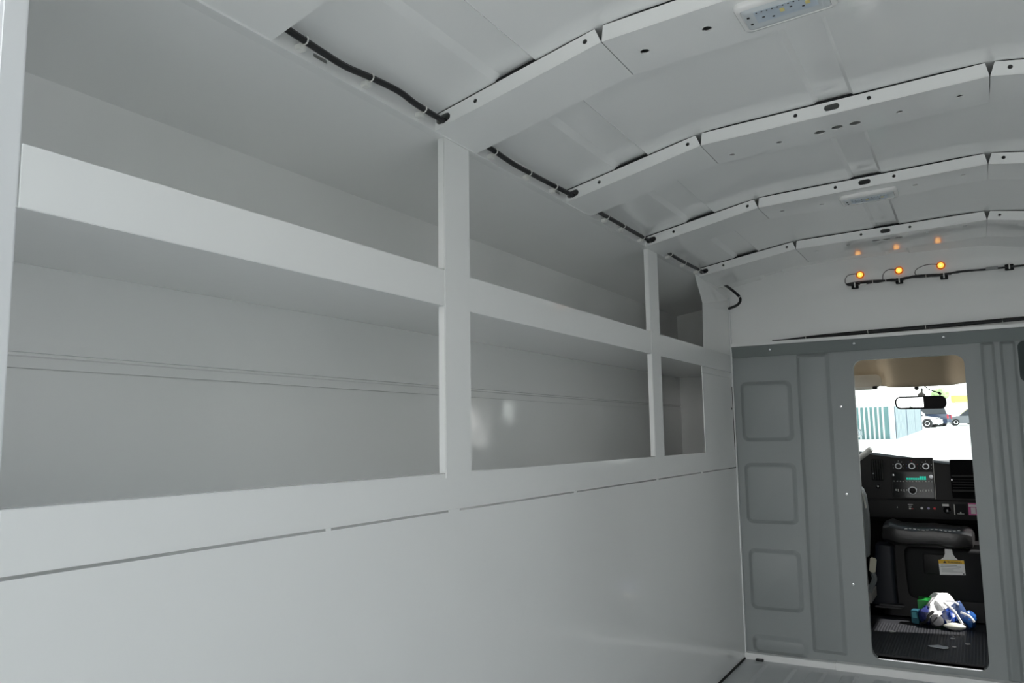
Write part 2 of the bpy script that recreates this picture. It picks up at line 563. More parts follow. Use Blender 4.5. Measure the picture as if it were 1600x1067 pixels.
for Yf, idx, label, fh, ph in BOWS:
    st = next(s for s in STN if abs(s[0]-Yf) < 1e-6)
    root = thing('roof_bow', (-0.228, Yf, 0.60), label, 'roof bow', 'roof bows')
    BW = 0.26 if idx == 4 else 0.152
    for si, (xa, xb) in enumerate(((XL+.003, KL), (KL, KR), (KR, XR-.003))):
        za, zb = bow_z(xa, st), bow_z(xb, st)
        U = Vector((xb-xa, 0, zb-za))
        L = U.length
        U.normalize()
        V = Vector((0, 0, 1))
        V = (V-U*V.dot(U)).normalized()
        na = 0.0055 if si > 0 else 0.0
        nb = 0.0055 if si < 2 else 0.0
        ga = 0.0008 if si > 0 else 0.0
        gb = 0.0008 if si < 2 else 0.0
        h = 0.0295
        hl = []
        for cx in fh.get('c', []):
            if xa < cx < xb:
                hl.append(circ((cx-xa)/(xb-xa)*L, 0.0165, 0.0045))
        for cx in fh.get('s', []):
            if xa < cx < xb:
                hl.append(slot((cx-xa)/(xb-xa)*L, 0.016, 0.032, 0.014))
        if si == 0:
            hl.append(slot(0.023, 0.0155, 0.034, 0.017))
        if si == 2:
            hl.append(slot(L-0.023, 0.0155, 0.034, 0.017))
        mb = MB()
        O = Vector((xa, Yf, za))
        mb.plate(O, U, V, [(ga, .0022), (L-gb, .0022), (L-nb, h), (na, h)], hl, 0.002)
        hp = []
        for cx, dy in ph.get('c', []):
            if xa < cx < xb:
                hp.append(circ((cx-xa)/(xb-xa)*L, dy, 0.0085 if idx == 1 else 0.0065))
        for cx, dy in ph.get('b', []):
            if xa < cx < xb:
                hp.append(circ((cx-xa)/(xb-xa)*L, dy, 0.0125))
        # bottom web: U x Vd must point down, so run V along +Y with U flipped via order
        web = [(ga, 0), (L-gb, 0), (L-gb, BW), (ga, BW)]
        mb.plate(O, U, Vector((0, 1, 0)), web, hp, -0.002)
        mb.plate(O+Vector((0, BW, 0)), U, V, [(ga, .0022), (L-gb, .0022), (L-nb, h), (na, h)], [slot(0.023, 0.0155, 0.034, 0.017)] if si == 0 else [], 0.002)
        seg = mb.build('bow_segment', PAINT, root)
        sb = MB()
        for yy in (Yf+.0015,):
            A0, A1 = O+U*na+V*(h-.0005), O+U*(L-nb)+V*(h-.0005)
            up = Vector((0, 0, .0075))
            dy = Vector((0, .003, 0))
            A0 = Vector((A0.x, yy, A0.z))
            A1 = Vector((A1.x, yy, A1.z))
            sb.hexa([A0, A1, A1+dy, A0+dy], [A0+up, A1+up, A1+up+dy, A0+up+dy])
        sb.build('seal_strip', BLACKM, seg)

# ---- side rail of the roof: pale strip the bows end on, with slots
def side_rail(xf, s, zb, name, label):
    m = MB()
    hl = [slot(a, 0.0155, w, 0.007) for a, w in ((0.915, 0.034), (1.768, 0.03), (2.0, 0.025), (2.832, 0.035), (0.70, 0.03))]
    y0 = YR+.0105
    m.plate((xf, 0, zb), (0, 1, 0), (0, 0, 1), [(y0, 0), (YF-.002, 0), (YF-.002, 0.036), (y0, 0.036)], hl, 0.002*s)
    m.box(min(xf, xf-s*0.02), max(xf, xf-s*0.02), y0, YF-.002, zb-0.002, zb)
    return tag(m.build(name, PAINT), label, 'rail')


side_rail(XL+0.003, 1, 0.605, 'roof_side_rail', 'pale slotted rail along the left edge of the roof under the conduit')
side_rail(XR-0.003, -1, 0.635, 'roof_side_rail', 'slotted rail along the right edge of the roof')

# ---- ledge rail, shelf, posts on the left side
m = MB()
m.plate((XL, 0, 0), (0, 1, 0), (0, 0, 1), [(YR+.0105, -0.1365), (YF-.03, -0.1365), (YF-.03, -0.067), (YR+.0105, -0.067)], [], 0.003)
m.box(XL-0.022, XL-0.0005, YR+.0105, YF-.03, -0.0695, -0.067)
led = thing('ledge_rail', (XL, 1.9, -0.1365), 'flat grey rail along the top of the lower left panel', 'rail')
m.build('rail_face', PAINT, led, bevel=0.0008, smooth=True)
for y, w in ((0.95, .01), (1.297, .035), (1.835, .012), (2.43, .014), (2.9, .012)):
    MB().box(XL-0.002, XL+0.0006, y-w/2, y+w/2, -0.1412, -0.1358).build('weld_tack', PAINT, led)

sh = thing('shelf', (XL, 1.9, 0.258), 'grey shelf with a deep front lip across the left wall', 'shelf')
m = MB()
m.plate((XL, 0, 0), (0, 1, 0), (0, 0, 1), [(YR+.0105, 0.2585), (YF-.035, 0.2585), (YF-.035, 0.3315), (YR+.0105, 0.3315)], [], 0.003)
m.build('front_lip', PAINT, sh, bevel=0.0008, smooth=True)
MB().hexa([(XB+.001, YR, .2655), (XL-.002, YR, .2585), (XL-.002, 3.61, .2585), (XB+.001, 3.61, .2655)],
          [(XB+.001, YR, .268), (XL-.002, YR, .261), (XL-.002, 3.61, .261), (XB+.001, 3.61, .268)]).build('shelf_board', PAINT, sh)

for y0, y1, lab in ((1.268, 1.358, 'grey steel upright nearest the rear opening, between the first two bays'),
                    (2.416, 2.500, 'slim grey steel upright farther from the opening, between the second and third bays')):
    p = thing('upright_post', (XL, (y0+y1)/2, -0.077), lab, 'post', 'uprights of the left shelf')
    m = MB()
    xo = XL+0.0012
    m.box(xo-0.002, xo, y0, y1, -0.076, 0.603)
    m.box(xo-0.0165, xo-0.001, y0, y0+0.002, -0.066, 0.603)
    m.box(xo-0.0165, xo-0.001, y1-0.002, y1, -0.066, 0.603)
    m.build('post_channel', PAINT, p, bevel=0.0009, smooth=True)
    MB().box(xo-0.017, xo+0.0005, y0, y0+0.004, 0.329, 0.334).add([], []).build('weld_bead', PAINT, p)

struct(MB().box(XL, XL+.004, YR, 3.36, ZF+.0005, ZF+.008).build('dark_gap_left', BLACKM), 'black strip drawn in for the dark gap along the foot of the left panel', 'trim')  # black strip stands in for the shaded gap between panel and floor
# front column next to the bulkhead
cpost = thing('corner_column', (XL, 3.18, -0.07), 'wide grey corner column where the left shelf meets the bulkhead', 'column')
m = MB()
m.plate((XL-.001, 0, 0), (0, 1, 0), (0, 0, 1), [(2.957, -0.069), (3.366, -0.069), (3.366, 0.2325), (2.957, 0.2325)], [], 0.003)
m.build('lower_plate', PAINT, cpost, bevel=0.0006)
m = MB()
m.plate((XL-.004, 0, 0), (0, 1, 0), (0, 0, 1), [(2.965, 0.234), (3.362, 0.234), (3.362, 0.258), (2.965, 0.258)], [], 0.003)
m.build('gusset_plate', PAINT, cpost, bevel=0.0006)
m = MB()
XU = XL-.035
m.hexa([(XU, 3.095, .30), (XL-.001, 3.386, .30), (XL-.001, 3.386, .572), (XU, 3.118, .523)],
       [(XU-.003, 3.098, .30), (XL-.004, 3.386, .30), (XL-.004, 3.386, .572), (XU-.003, 3.121, .523)])
m.build('upper_plate', PAINT, cpost)
m = MB()
m.hexa([(XU, 3.118, .522), (XL-.001, 3.386, .571), (XL+.003, 3.386, .6045), (XL+.003, 2.90, .6045)],
       [(XU-.003, 3.118, .526), (XL-.004, 3.386, .575), (XL, 3.386, .609), (XL, 2.90, .609)])
m.build('top_gusset', PAINT, cpost)
screw('screw', (XL-.001, 3.345, .105), (1, 0, 0), cpost, 0.005, GREYR)
# thin light edge strip running down the corner
tag(MB().box(XL-.045, XL-.001, 3.387, 3.399, .2, 0.585).box(XL-.001, XL+.0035, 3.374, 3.386, ZF+.01, 0.58).build('trim_2', PAINT_WHITE, bevel=0.001), 'thin pale edge strip down the front left corner', 'trim', None, 'structure')

# ================================================================== FRONT BULKHEAD
# upper wall above the ledge
st = STN[-1]
xs = [XL-.003]+[x for x in RX if -.85 < x < .42]+[XR+.003]
out = [(XL-.003, 0.336), (XR+.003, 0.336)]+[(x, roof_z(x, st)+.052) for x in reversed(xs)]
struct(MB().plate((0, YF, 0), (1, 0, 0), (0, 0, 1), out, [], 0.004).build('wall_front', PAINT), 'glossy grey upper front wall with amber lamps', 'wall')

# lower partition panel: one moulded sheet with a rounded doorway
part = thing('partition_panel', (-0.228, YF, -0.882), 'moulded dark grey plastic partition with a rounded doorway', 'partition panel')
D0 = rrect(-0.4175, -0.0325, -0.856, 0.283, 0.034, 6)
m = MB()
m.plate((0, YF, 0), (1, 0, 0), (0, 0, 1), [(XL, -0.8825), (XR, -0.8825), (XR, 0.335), (XL, 0.335)], [D0], 0.004)
# folded return of the doorway edge
n = len(D0)
vs = [(p[0], YF+.002, p[1]) for p in D0]+[(p[0], YF+.030, p[1]) for p in D0]
m.add(vs, [(i, (i+1) % n, (i+1) % n+n, i+n) for i in range(n)])


def pad(x0, x1, z0, z1, r, h, s):
    """raised boss with sloping sides and rounded corners"""
    def sec(ins, y, rr): return [(p[0], YF-y, p[1]) for p in rrect(x0+ins, x1-ins, z0+ins, z1-ins, rr, 6)]
    secs = [sec(0, 0, r), sec(s*.18, h*.12, r), sec(s*.5, h*.5, r), sec(s*.82, h*.88, max(r-s*.4, .004)), sec(s, h, max(r-s*.5, .003))]
    m.loft(secs, True, True)


for z0, z1 in ((-0.033, 0.217), (-0.368, -0.120), (-0.712, -0.468)):
    pad(-0.864, -0.655, z0, z1, 0.026, 0.015, 0.017)
pad(-0.864, -0.648, -0.8822, -0.810, 0.022, 0.015, 0.017)
pad(-0.632, -0.504, -0.856, 0.3195, 0.010, 0.013, 0.016)      # broad vertical rib
pad(0.022, 0.068, -0.8822, 0.3195, 0.006, 0.012, 0.011)       # narrow rib right of the doorway
pad(0.083, 0.134, -0.8822, 0.3195, 0.006, 0.012, 0.011)
pad(0.135, XR-.01, -0.8822, 0.19, 0.03, 0.009, 0.02)
m.build('moulded_sheet', ABS, part, smooth=True)
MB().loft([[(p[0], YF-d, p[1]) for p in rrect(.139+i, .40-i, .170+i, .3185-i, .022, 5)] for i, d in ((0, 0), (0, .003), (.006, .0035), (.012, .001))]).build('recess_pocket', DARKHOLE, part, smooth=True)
for sx, sz in ((-.471, .102), (-.470, -.241), (-.468, -.585)):
    screw('screw', (sx, YF-.0005, sz), (0, -1, 0), part, 0.0055)
for sx, sz, dy in ((.042, .092, .009), (.044, -.253, .009), (.046, -.605, .009), (.047, .285, .009)):
    screw('screw', (sx, YF-dy, sz), (0, -1, 0), part, 0.0055)

# angle trim across the top of the partition
at = thing('angle_trim', (-0.228, 3.37, 0.32), 'satin metal angle trim with rivets across the top of the partition', 'trim strip')
MB().hexa([(XL+.003, 3.3925, .320), (XR, 3.3925, .320), (XR, 3.398, .320), (XL+.003, 3.398, .320)],
          [(XL+.003, 3.374, .3655), (XR, 3.374, .3655), (XR, 3.398, .3655), (XL+.003, 3.398, .3655)]).build('sloping_face', TRIM, at, bevel=0.0008)
MB().box(XL+.003, XR, 3.371, 3.398, 0.366, 0.3795).build('upper_lip', PAINT, at, bevel=0.001)
for rx, rz in ((-.730, .345), (-.405, .3475), (-.093, .349)):
    MB().lathe([(.0062, -.002), (.0062, .0008), (.0045, .003), (.0015, .0038), (.0003, .0039)], (rx, 3.3825, rz), (0, -.93, -.37), 12).build('rivet', CHROME, at, smooth=True)

# base strip at the foot of the partition
m = MB().box(XL, -0.545, 3.366, 3.3995, ZF, -0.8805).box(-0.545, XR, 3.360, 3.3995, ZF, -0.8775)
struct(m.build('baseboard_front', PAINT, bevel=0.002), 'pale base strip at the foot of the partition', 'trim')
tag(MB().box(-.845, -.815, 3.352, 3.3655, ZF, -.8965).build('floor_clip', BLACKP, bevel=.001), 'tiny black clip on the floor in the front left corner', 'clip')

# black conduit lying on the ledge
lc = thing('ledge_conduit', (-0.2, 3.39, 0.385), 'black corrugated conduit lying along the top of the angle trim', 'conduit')
MB().tube(bez([(-.72, 3.392, .383), (-.60, 3.39, .3855), (-.345, 3.388, .3905), (-.05, 3.387, .394), (.167, 3.386, .398), (.43, 3.386, .402)], 8), [0.0025 if i < 6 else min(.0075, .0025+.0009*(i-5)) for i in range(41)], 8).build('sleeve', BLACKP, lc, smooth=True)
for xx, zz in ((-.585, .386), (-.352, .3905), (-.15, .393), (.10, .3965)):
    MB().ring((xx, 3.388, zz), (1, 0, .02), .0078, .0012).build('cable_tie', TIE, lc, smooth=True)

# ---- amber marker lamps on the front wall
for lx, lz, lab in ((-.367, .6215, 'leftmost glowing amber marker lamp on the front wall'), (-.227, .6225, 'middle glowing amber marker lamp on the front wall'), (-.083, .6245, 'rightmost glowing amber marker lamp on the front wall')):
    t = thing('marker_lamp', (lx, YF, lz), lab, 'marker lamp', 'amber marker lamps')
    MB().lathe([(.0155, 0), (.0155, .003), (.0135, .005), (.0105, .005), (.0105, .001)], (lx, YF-.004, lz), (0, -1, 0), 20).build('rim', AMBERR, t, smooth=True)
    MB().lathe([(.0112, 0), (.0108, .004), (.0075, .0065), (.004, .0075), (.0003, .0078)], (lx, YF-.004, lz), (0, -1, 0), 18).build('lens', AMBERC, t, smooth=True)
    MB().lathe([(.0035, 0), (.0035, .002), (.0003, .0022)], (lx, YF-.0112, lz), (0, -1, 0), 10).build('lens_centre', AMBER, t, smooth=True)

# ---- wiring harness feeding the lamps
hz = thing('wiring_harness', (-0.1, 3.388, 0.585), 'black taped wiring harness under the amber lamps', 'wiring harness')
yw = 3.389
main = [(-.418, yw, .5865), (-.395, yw, .584), (-.36, yw-.003, .5845), (-.32, yw-.002, .586), (-.30, yw, .5865), (-.26, yw-.002, .5865), (-.23, yw-.004, .5845), (-.20, yw-.003, .5885), (-.16, yw-.002, .5895), (-.12, yw, .587), (-.075, yw-.003, .5875), (-.02, yw-.002, .592), (.03, yw-.002, .591), (.08, yw-.002, .590), (.136, yw-.003, .5905), (.182, yw-.002, .591), (.30, yw-.001, .592), (.428, yw, .590)]
pts = bez(main, 6)
MB().tube(pts, [0.0035+0.0022*abs(math.sin(i*0.35))*(1 if i < 66 else 0.3) for i in range(len(pts))], 8).build('wire_bundle', BLACKP, hz, smooth=True)
MB().tube(bez([(-.42, yw+.001, .589), (-.39, yw, .592), (-.33, yw, .592), (-.28, yw, .588), (-.25, yw-.001, .582), (-.215, yw, .5825), (-.18, yw-.001, .594), (-.11, yw, .592), (-.05, yw, .586)], 6), .0026, 6).build('loose_wire', BLACKP, hz, smooth=True)
for path in ([(-.377, YF-.010, .6255), (-.39, yw, .6265), (-.41, yw, .624), (-.421, yw, .612), (-.4235, yw, .599), (-.420, yw, .5885)],
             [(-.238, YF-.010, .627), (-.250, yw, .6295), (-.265, yw, .6285), (-.279, yw, .619), (-.285, yw, .606), (-.286, yw+.001, .592)],
             [(-.094, YF-.010, .629), (-.115, yw, .632), (-.140, yw, .630), (-.165, yw, .619), (-.172, yw, .605), (-.166, yw, .595), (-.15, yw, .5895), (-.125, yw, .588)]):
    MB().tube(bez(path, 7), .0013, 6).build('lamp_lead', BLACKP, hz, smooth=True)
for bx, bz, w in ((-.388, .577, .026), (-.228, .579, .026), (-.075, .579, .026), (.136, .589, .028)):
    mt = MB().box(bx-w/2, bx+w/2, yw-.004, YF-.004, bz-.010, bz+.012).build('adhesive_mount', BLACKM, hz, bevel=.0015)
    MB().box(bx-.0022, bx+.0022, yw-.0085, yw-.003, bz-.006, bz+.014).build('tie_strap', TIE, mt, bevel=.0006)
MB().box(-.368, -.345, yw-.010, yw-.004, .577, .582).build('tie_tail', TIE, hz)
for bx in (-.322, -.275, -.135):
    MB().ring((bx, yw-.002, .5868), (1, 0, 0), .0058, .0012).build('tape_band', TIE, hz, smooth=True)
MB().box(.062, .100, yw-.009, yw-.001, .5855, .5975).build('connector', mat('grey_connector', (.33, .34, .34), .4), hz, bevel=.001)

# ---- conduit along the left roof edge, threaded through the bows
cd = thing('roof_conduit', (-0.872, 1.9, 0.60), 'black wiring conduit threaded along the left roof edge through the bows', 'conduit')
cp = [(-.868, .60, .628), (-.868, .75, .627), (-.870, .823, .6255), (-.871, .902, .6215), (-.871, .958, .620), (-.869, 1.015, .6245), (-.868, 1.095, .6285), (-.870, 1.152, .6245), (-.868, 1.235, .6215), (-.868, 1.32, .6225),
      (-.869, 1.406, .6215), (-.872, 1.510, .618), (-.872, 1.591, .6185), (-.871, 1.723, .6205), (-.868, 1.816, .6212), (-.868, 1.9, .621), (-.870, 1.985, .618), (-.872, 2.10, .6195), (-.871, 2.324, .619), (-.868, 2.388, .6195),
      (-.868, 2.48, .620), (-.869, 2.569, .6135), (-.870, 2.733, .613), (-.868, 2.90, .6155), (-.868, 2.955, .6165), (-.868, 3.05, .616), (-.868, 3.127, .611), (-.866, 3.22, .612), (-.852, 3.29, .598), (-.832, 3.325, .574), (-.829, 3.335, .558), (-.838, 3.342, .545), (-.855, 3.35, .537), (-.886, 3.36, .530)]
MB().tube(bez(cp, 5), .0058, 8).build('sleeve', BLACKP, cd, smooth=True)
for (x0, y0, z0) in ((-.870, .863, .624), (-.869, 1.019, .6247), (-.870, 1.174, .6238), (-.870, 1.433, .6205), (-.872, 1.591, .6185), (-.871, 1.723, .6205), (-.871, 2.044, .619), (-.872, 2.167, .6193), (-.871, 2.324, .619), (-.869, 2.578, .6135), (-.870, 2.733, .613), (-.868, 2.89, .6153), (-.866, 3.215, .612), (-.831, 3.328, .571)):
    tie = MB().ring((x0, y0, z0), (0, 1, 0) if y0 < 3.3 else (.3, .4, -.85), .0068, .0013).build('cable_tie', TIE, cd, smooth=True)
    if y0 < 3.3:
        MB().box(XL+.003, x0-.004, y0-.007, y0+.007, z0-.0145, z0-.0055).build('tie_mount', TIE, tie, bevel=.001)


# ---- clear dome lights
def dome(xc, yc, z, tilt, lab):
    t = thing('dome_light', (xc, yc, z-.02), lab, 'dome light', 'dome lights on the roof bows')
    hx, hy = .077, .047
    def sec(ins, dz, r): return [(xc+p[0], yc+p[1], z+tilt*p[0]-dz) for p in rrect(-hx+ins, hx-ins, -hy+ins, hy-ins, r, 5)]
    MB().loft([sec(0, -.001, .012), sec(0, .005, .012), sec(.003, .009, .011), sec(.009, .0105, .008), sec(.0105, .009, .007), sec(.0105, .004, .007)]).build('frame', WHITEP, t, smooth=True)
    ln = MB().loft([sec(.0107, .004, .007), sec(.0107, .0095, .007), sec(.016, .0118, .006), sec(.022, .0123, .005)]).build('lens', LENS, t, smooth=True)
    def rc(x0, x1, y0, y1, dz0, dz1, mm, nm, par):
        MB().hexa([(xc+a, yc+b, z+tilt*a-dz0) for a, b in ((x0, y0), (x1, y0), (x1, y1), (x0, y1))], [(xc+a, yc+b, z+tilt*a-dz1) for a, b in ((x0, y0), (x1, y0), (x1, y1), (x0, y1))]).build(nm, mm, par)
    rc(-.047, .050, -.026, .012, .0115, .0130, LENSIN, 'led_board', t)
    for k in range(11):
        xx = -.044+k*.0085
        rc(xx, xx+.0022, -.024, -.0215, .0125, .0136, DASH, 'led_pin', ln)
    for xx, yy in ((-.058, -.014), (-.057, .010), (-.035, -.004), (-.020, .003), (.010, -.010), (.028, .0)):
        rc(xx-.002, xx+.002, yy-.0015, yy+.0015, .012, .0136, DASH, 'led_pin', ln)
    for xx in (-.004, .036):
        rc(xx-.0035, xx+.0035, -.014, -.004, .0125, .0139, YELLED, 'led_chip', ln)
    return t


dome(-.226, 1.304, bow_z(-.226, STN[2])-.0005, .048, 'larger looking clear dome light at the top of the view, on the nearest lit bow')
dome(-.230, 2.478, bow_z(-.230, STN[4])-.0005, .037, 'smaller looking clear dome light farther away, seen edge on')

# ================================================================== CAB SEEN THROUGH THE DOORWAY
CF = -0.852
XC0, XC1 = -1.07, 0.62
struct(MB().box(XL-.02, XR+.02, 3.4045, 5.1, CF-.06, CF).box(XC0, XC1, 3.67, 5.1, CF-.03, CF).build('floor_cab', DASH2), 'black cab floor', 'floor')
# shell: side walls with window openings, roof, cowl below the windshield
m = MB()
m.plate((XC1, 0, 0), (0, 1, 0), (0, 0, 1), [(3.66, CF), (5.3, CF), (5.3, -.05), (4.55, .50), (3.66, .50)], [[(4.07, -.06), (4.95, -.06), (4.42, .34), (4.07, .34)]], .03)
d1 = struct(m.build('door_1', DASH), 'passenger side cab door', 'door')
m = MB()
m.plate((XC0, 0, 0), (0, 1, 0), (0, 0, 1), [(3.66, CF), (5.3, CF), (5.3, -.05), (4.55, .50), (3.66, .50)], [[(3.72, -.06), (4.95, -.06), (4.42, .34), (3.72, .34)]], -.03)
d2 = struct(m.build('door_2', DASH), 'driver side cab door', 'door')
struct(MB().box(XC0, XC1, 4.98, 5.3, CF, -.17).build('wall_firewall', DASH2), 'firewall behind the dashboard', 'wall')
# back of the cab beside and above the doorway is the partition; the cab roof closes the top
m = MB()
ys = [3.432, 3.9, 4.25, 4.36, 4.40, 4.425, 4.44, 4.455, 4.47, 4.50]
def hl(x, y):
    """headliner underside: a broad console bulge in the middle of the windshield header"""
    e = 1/(1+math.exp(-(x+.388)/.012))*1/(1+math.exp((x+.070)/.016))
    t = max(0, min(1, (y-4.28)/.16))
    t = t*t*(3-2*t)
    low = .236-.022*e
    rise = .395-.03*(1-e)
    return rise-(rise-low)*(t**(1.0 if e < .5 else .9))
xs = [-.888, -.7, -.6, -.52, -.46, -.43, -.41, -.40, -.39, -.38, -.37, -.36, -.34, -.30, -.23, -.17, -.13, -.11, -.10, -.09, -.08, -.07, -.06, -.05, -.04, -.02, .02, .1, .25, .432]
def hy(x, y):
    e = 1/(1+math.exp(-(x+.388)/.012))*1/(1+math.exp((x+.070)/.016))
    return y-0.17*e*max(0, min(1, (y-3.9)/.5))+.05*(1-e)*max(0, min(1, (y-3.9)/.5))
rows = [[(xx, hy(xx, yy), hl(xx, yy)) for xx in xs] for yy in ys]
hd = m.grid(rows).build('ceiling_cab', TAN, smooth=True, solid=-.012)
struct(hd, 'tan cab headliner with a bulging console over the windshield', 'ceiling')
struct(MB().box(XL-.04, XL-.002, 3.405, 3.665, CF-.03, .60).box(XR+.002, XR+.04, 3.405, 3.665, CF-.03, .60).box(XC0, XL-.04, 3.635, 3.665, CF-.03, .60).box(XR+.04, XC1, 3.635, 3.665, CF-.03, .60).build('wall_cab_rear', DASH), 'rear corners of the cab beside the partition', 'wall')
struct(MB().box(XC0, -.885, 3.66, 4.56, .40, .43).box(.43, XC1, 3.66, 4.56, .40, .43).build('ceiling_cab_sides', TAN), 'tan headliner over the cab doors', 'ceiling')
struct(MB().box(XC0-.03, XC1+.03, 3.66, 4.60, .50, .53).box(XL-.02, XR+.02, 3.41, 3.66, .50, .53).build('ceiling_cab_skin', DASH2), 'cab roof skin', 'ceiling')
struct(MB().box(XC0, XC1, 4.535, 4.56, .245, .51).build('trim_3', TAN), 'windshield header', 'trim')
# windshield
wg = MB().hexa([(XC0, 4.545, .262), (XC1, 4.545, .262), (XC1, 5.2, -.165), (XC0, 5.2, -.165)], [(XC0, 4.551, .266), (XC1, 4.551, .266), (XC1, 5.206, -.161), (XC0, 5.206, -.161)]).build('window_1', WGLASS)
struct(wg, 'cab windshield', 'window')
for x0 in (XC0, XC1-.05):
    struct(MB().hexa([(x0, 4.53, .27), (x0+.05, 4.53, .27), (x0+.05, 5.22, -.19), (x0, 5.22, -.19)], [(x0, 4.56, .30), (x0+.05, 4.56, .30), (x0+.05, 5.26, -.17), (x0, 5.26, -.17)]).build('trim_4', VISOR), 'windshield pillar', 'trim')

# threshold
tag(MB().box(-.4165, -.0335, 3.402, 3.436, -.8845, -.852).build('threshold_strip', STEEL, bevel=.002), 'thin bright metal threshold strip at the foot of the doorway', 'threshold')
# ribbed rubber mat
mx = []
x = -.505
while x < .22:
    mx += [(x, 0), (x+.0045, 0), (x+.006, .0013), (x+.0095, .0013), (x+.011, 0)]
    x += .011
MB_ = MB().grid([[(a, y, CF+.008+b*(1 if y < 3.99 else 0)) for a, b in mx] for y in (3.440, 3.5, 3.98, 4.0, 4.138)])
tag(MB_.build('rubber_mat', MAT, solid=-.007), 'black ribbed rubber floor mat just beyond the doorway', 'mat')
ZM = CF+.0105
rs = random.Random(3)
for k, (x, y, w, d, lab) in enumerate(((-.198, 3.635, .085, .06, 'largest pale paper scrap on the ribbed mat near the threshold'), (-.384, 3.82, .035, .03, 'pale scrap lying at the left side of the mat'),
                                       (-.150, 3.66, .016, .02, 'tiny pale scrap right beside the largest paper scrap'), (-.16, 3.80, .022, .022, 'tiny white scrap on the mat below the blue packs'),
                                       (-.105, 3.73, .022, .03, 'small white scrap on the right part of the mat'))):
    ring = [(x+w/2*math.cos(a)*rs.uniform(.6, 1), y+d/2*math.sin(a)*rs.uniform(.6, 1)) for a in [i*math.pi/5 for i in range(10)]]
    tag(MB().plate((0, 0, ZM+.0022), (1, 0, 0), (0, 1, 0), ring, [], .0015).build('paper_scrap', mat('grey_paper', (.70, .74, .78), .8) if k == 0 else TAGW), lab, 'paper scrap', 'scraps on the mat')

# ---- dashboard
db = thing('dashboard', (-.225, 4.6, -.45), 'black dashboard under the windshield with a centre control stack', 'dashboard')
DY = 4.45
def dtop(x): return -.098-.072*max(0, min(1, (x+.535)/.50)) + .004*math.sin(x*3)
secs = []
for xx in (XC0+.01, -.75, -.56, -.50, -.42, -.30, -.2, -.1, 0, .15, XC1-.04):
    t = dtop(xx)
    secs.append([(xx, DY+.03, t+.004), (xx, DY+.008, t-.006), (xx, DY+.002, t-.02), (xx, DY, -.30), (xx, DY, -.333), (xx, DY-.012, -.340), (xx, DY-.016, -.395), (xx, DY-.010, -.425), (xx, DY+.02, -.446), (xx, DY+.12, -.455), (xx, 4.97, -.455), (xx, 4.99, t-.10), (xx, 4.75, t-.035), (xx, DY+.08, t+.003)])
MB().loft(secs).build('dash_body', DASH, db, smooth=True)


def dbox(x0, x1, z0, z1, d, mm, nm, par, off=0.0, bev=.001):
    return MB().box(x0, x1, DY-off-d, DY-off+.003, z0, z1).build(nm, mm, par, bevel=bev)


stack = dbox(-.404, -.210, -.332, -.130, .006, DASH2, 'control_stack', db, bev=.003)
tag(dbox(-.2120, -.2095, -.330, -.135, .010, SHIFT, 'edge_strip', stack), 'thin light grey strip')
for kx, kz, r in ((-.365, -.1715, .0165), (-.305, -.171, .0165), (-.243, -.172, .0165)):
    kn = MB().lathe([(r, 0), (r, .008), (r*.9, .0105), (r*.62, .0105), (r*.60, .004)], (kx, DY-.006, kz), (0, -1, 0), 20).build('climate_knob', KNOB, stack, smooth=True)
    MB().lathe([(r*.62, 0), (r*.62, .013), (r*.5, .016), (.0004, .016)], (kx, DY-.006, kz), (0, -1, 0), 16).build('knob_cap', DASH2, kn, smooth=True)
    for a in range(7):
        an = math.radians(-20+a*36.7)
        MB().box(kx+math.cos(an)*.025-.0012, kx+math.cos(an)*.025+.0012, DY-.0075, DY-.005, kz+math.sin(an)*.025-.0012, kz+math.sin(an)*.025+.0012).build('knob_mark', (BLUEM if kx == -.305 and a > 3 else REDM if kx == -.305 else MARK), stack)
rad = dbox(-.398, -.216, -.325, -.200, .0025, PIANO, 'radio', stack, .006, .002)
dbox(-.382, -.235, -.242, -.205, .003, mat('dark_display', (.002, .006, .006), .1), 'display', rad, .008)
for k in range(9):
    hgt = .009 if k < 6 else .017
    dbox(-.333+k*.0098, -.333+k*.0098+.008, -.238, -.238+hgt, .001, TEAL_D, 'display_segment', rad, .0115, 0)
MB().lathe([(.0095, 0), (.009, .010), (.0004, .0105)], (-.2235, DY-.008, -.222), (0, -1, 0), 16).build('volume_knob', KNOB, rad, smooth=True)
MB().lathe([(.005, 0), (.005, .005), (.0004, .006)], (-.3915, DY-.008, -.216), (0, -1, 0), 12).build('small_knob', STEEL, rad, smooth=True)
for k in range(13):
    dbox(-.392+k*.0140, -.392+k*.0140+(.006 if k % 3 else .004), -.2475, -.2442, .001, MARK, 'button_mark', rad, .008, 0)
MB().lathe([(.0205, 0), (.0205, .009), (.0185, .011), (.0155, .011), (.0150, .006)], (-.309, DY-.008, -.2905), (0, -1, 0), 22).build('tuning_knob', KNOB, rad, smooth=True)
MB().lathe([(.0155, 0), (.0150, .0115), (.012, .013), (.0004, .013)], (-.309, DY-.008, -.2905), (0, -1, 0), 18).build('tuning_cap', DASH2, rad, smooth=True)
for k, xx in enumerate((-.386, -.376, -.363, -.350, -.337, -.278, -.266, -.253, -.241, -.230)):
    dbox(xx, xx+.0045, -.2935-.003*(k % 2), -.285, .001, MARK, 'button_mark', rad, .008, 0)
v1 = dbox(-.492, -.436, -.245, -.138, .004, PIANO, 'air_vent', db, bev=.003)
for k in range(5):
    dbox(-.485+k*.0105, -.485+k*.0105+.003, -.240, -.143, .004, DASH, 'vane', v1, .004, .0008)
dbox(-.486, -.480, -.212, -.206, .006, STEEL, 'vent_tab', v1, .004)
MB().lathe([(.011, 0), (.011, .004), (.009, .006), (.0004, .006)], (-.4645, DY, -.274), (0, -1, 0), 16).build('dash_switch', PIANO, db, smooth=True)
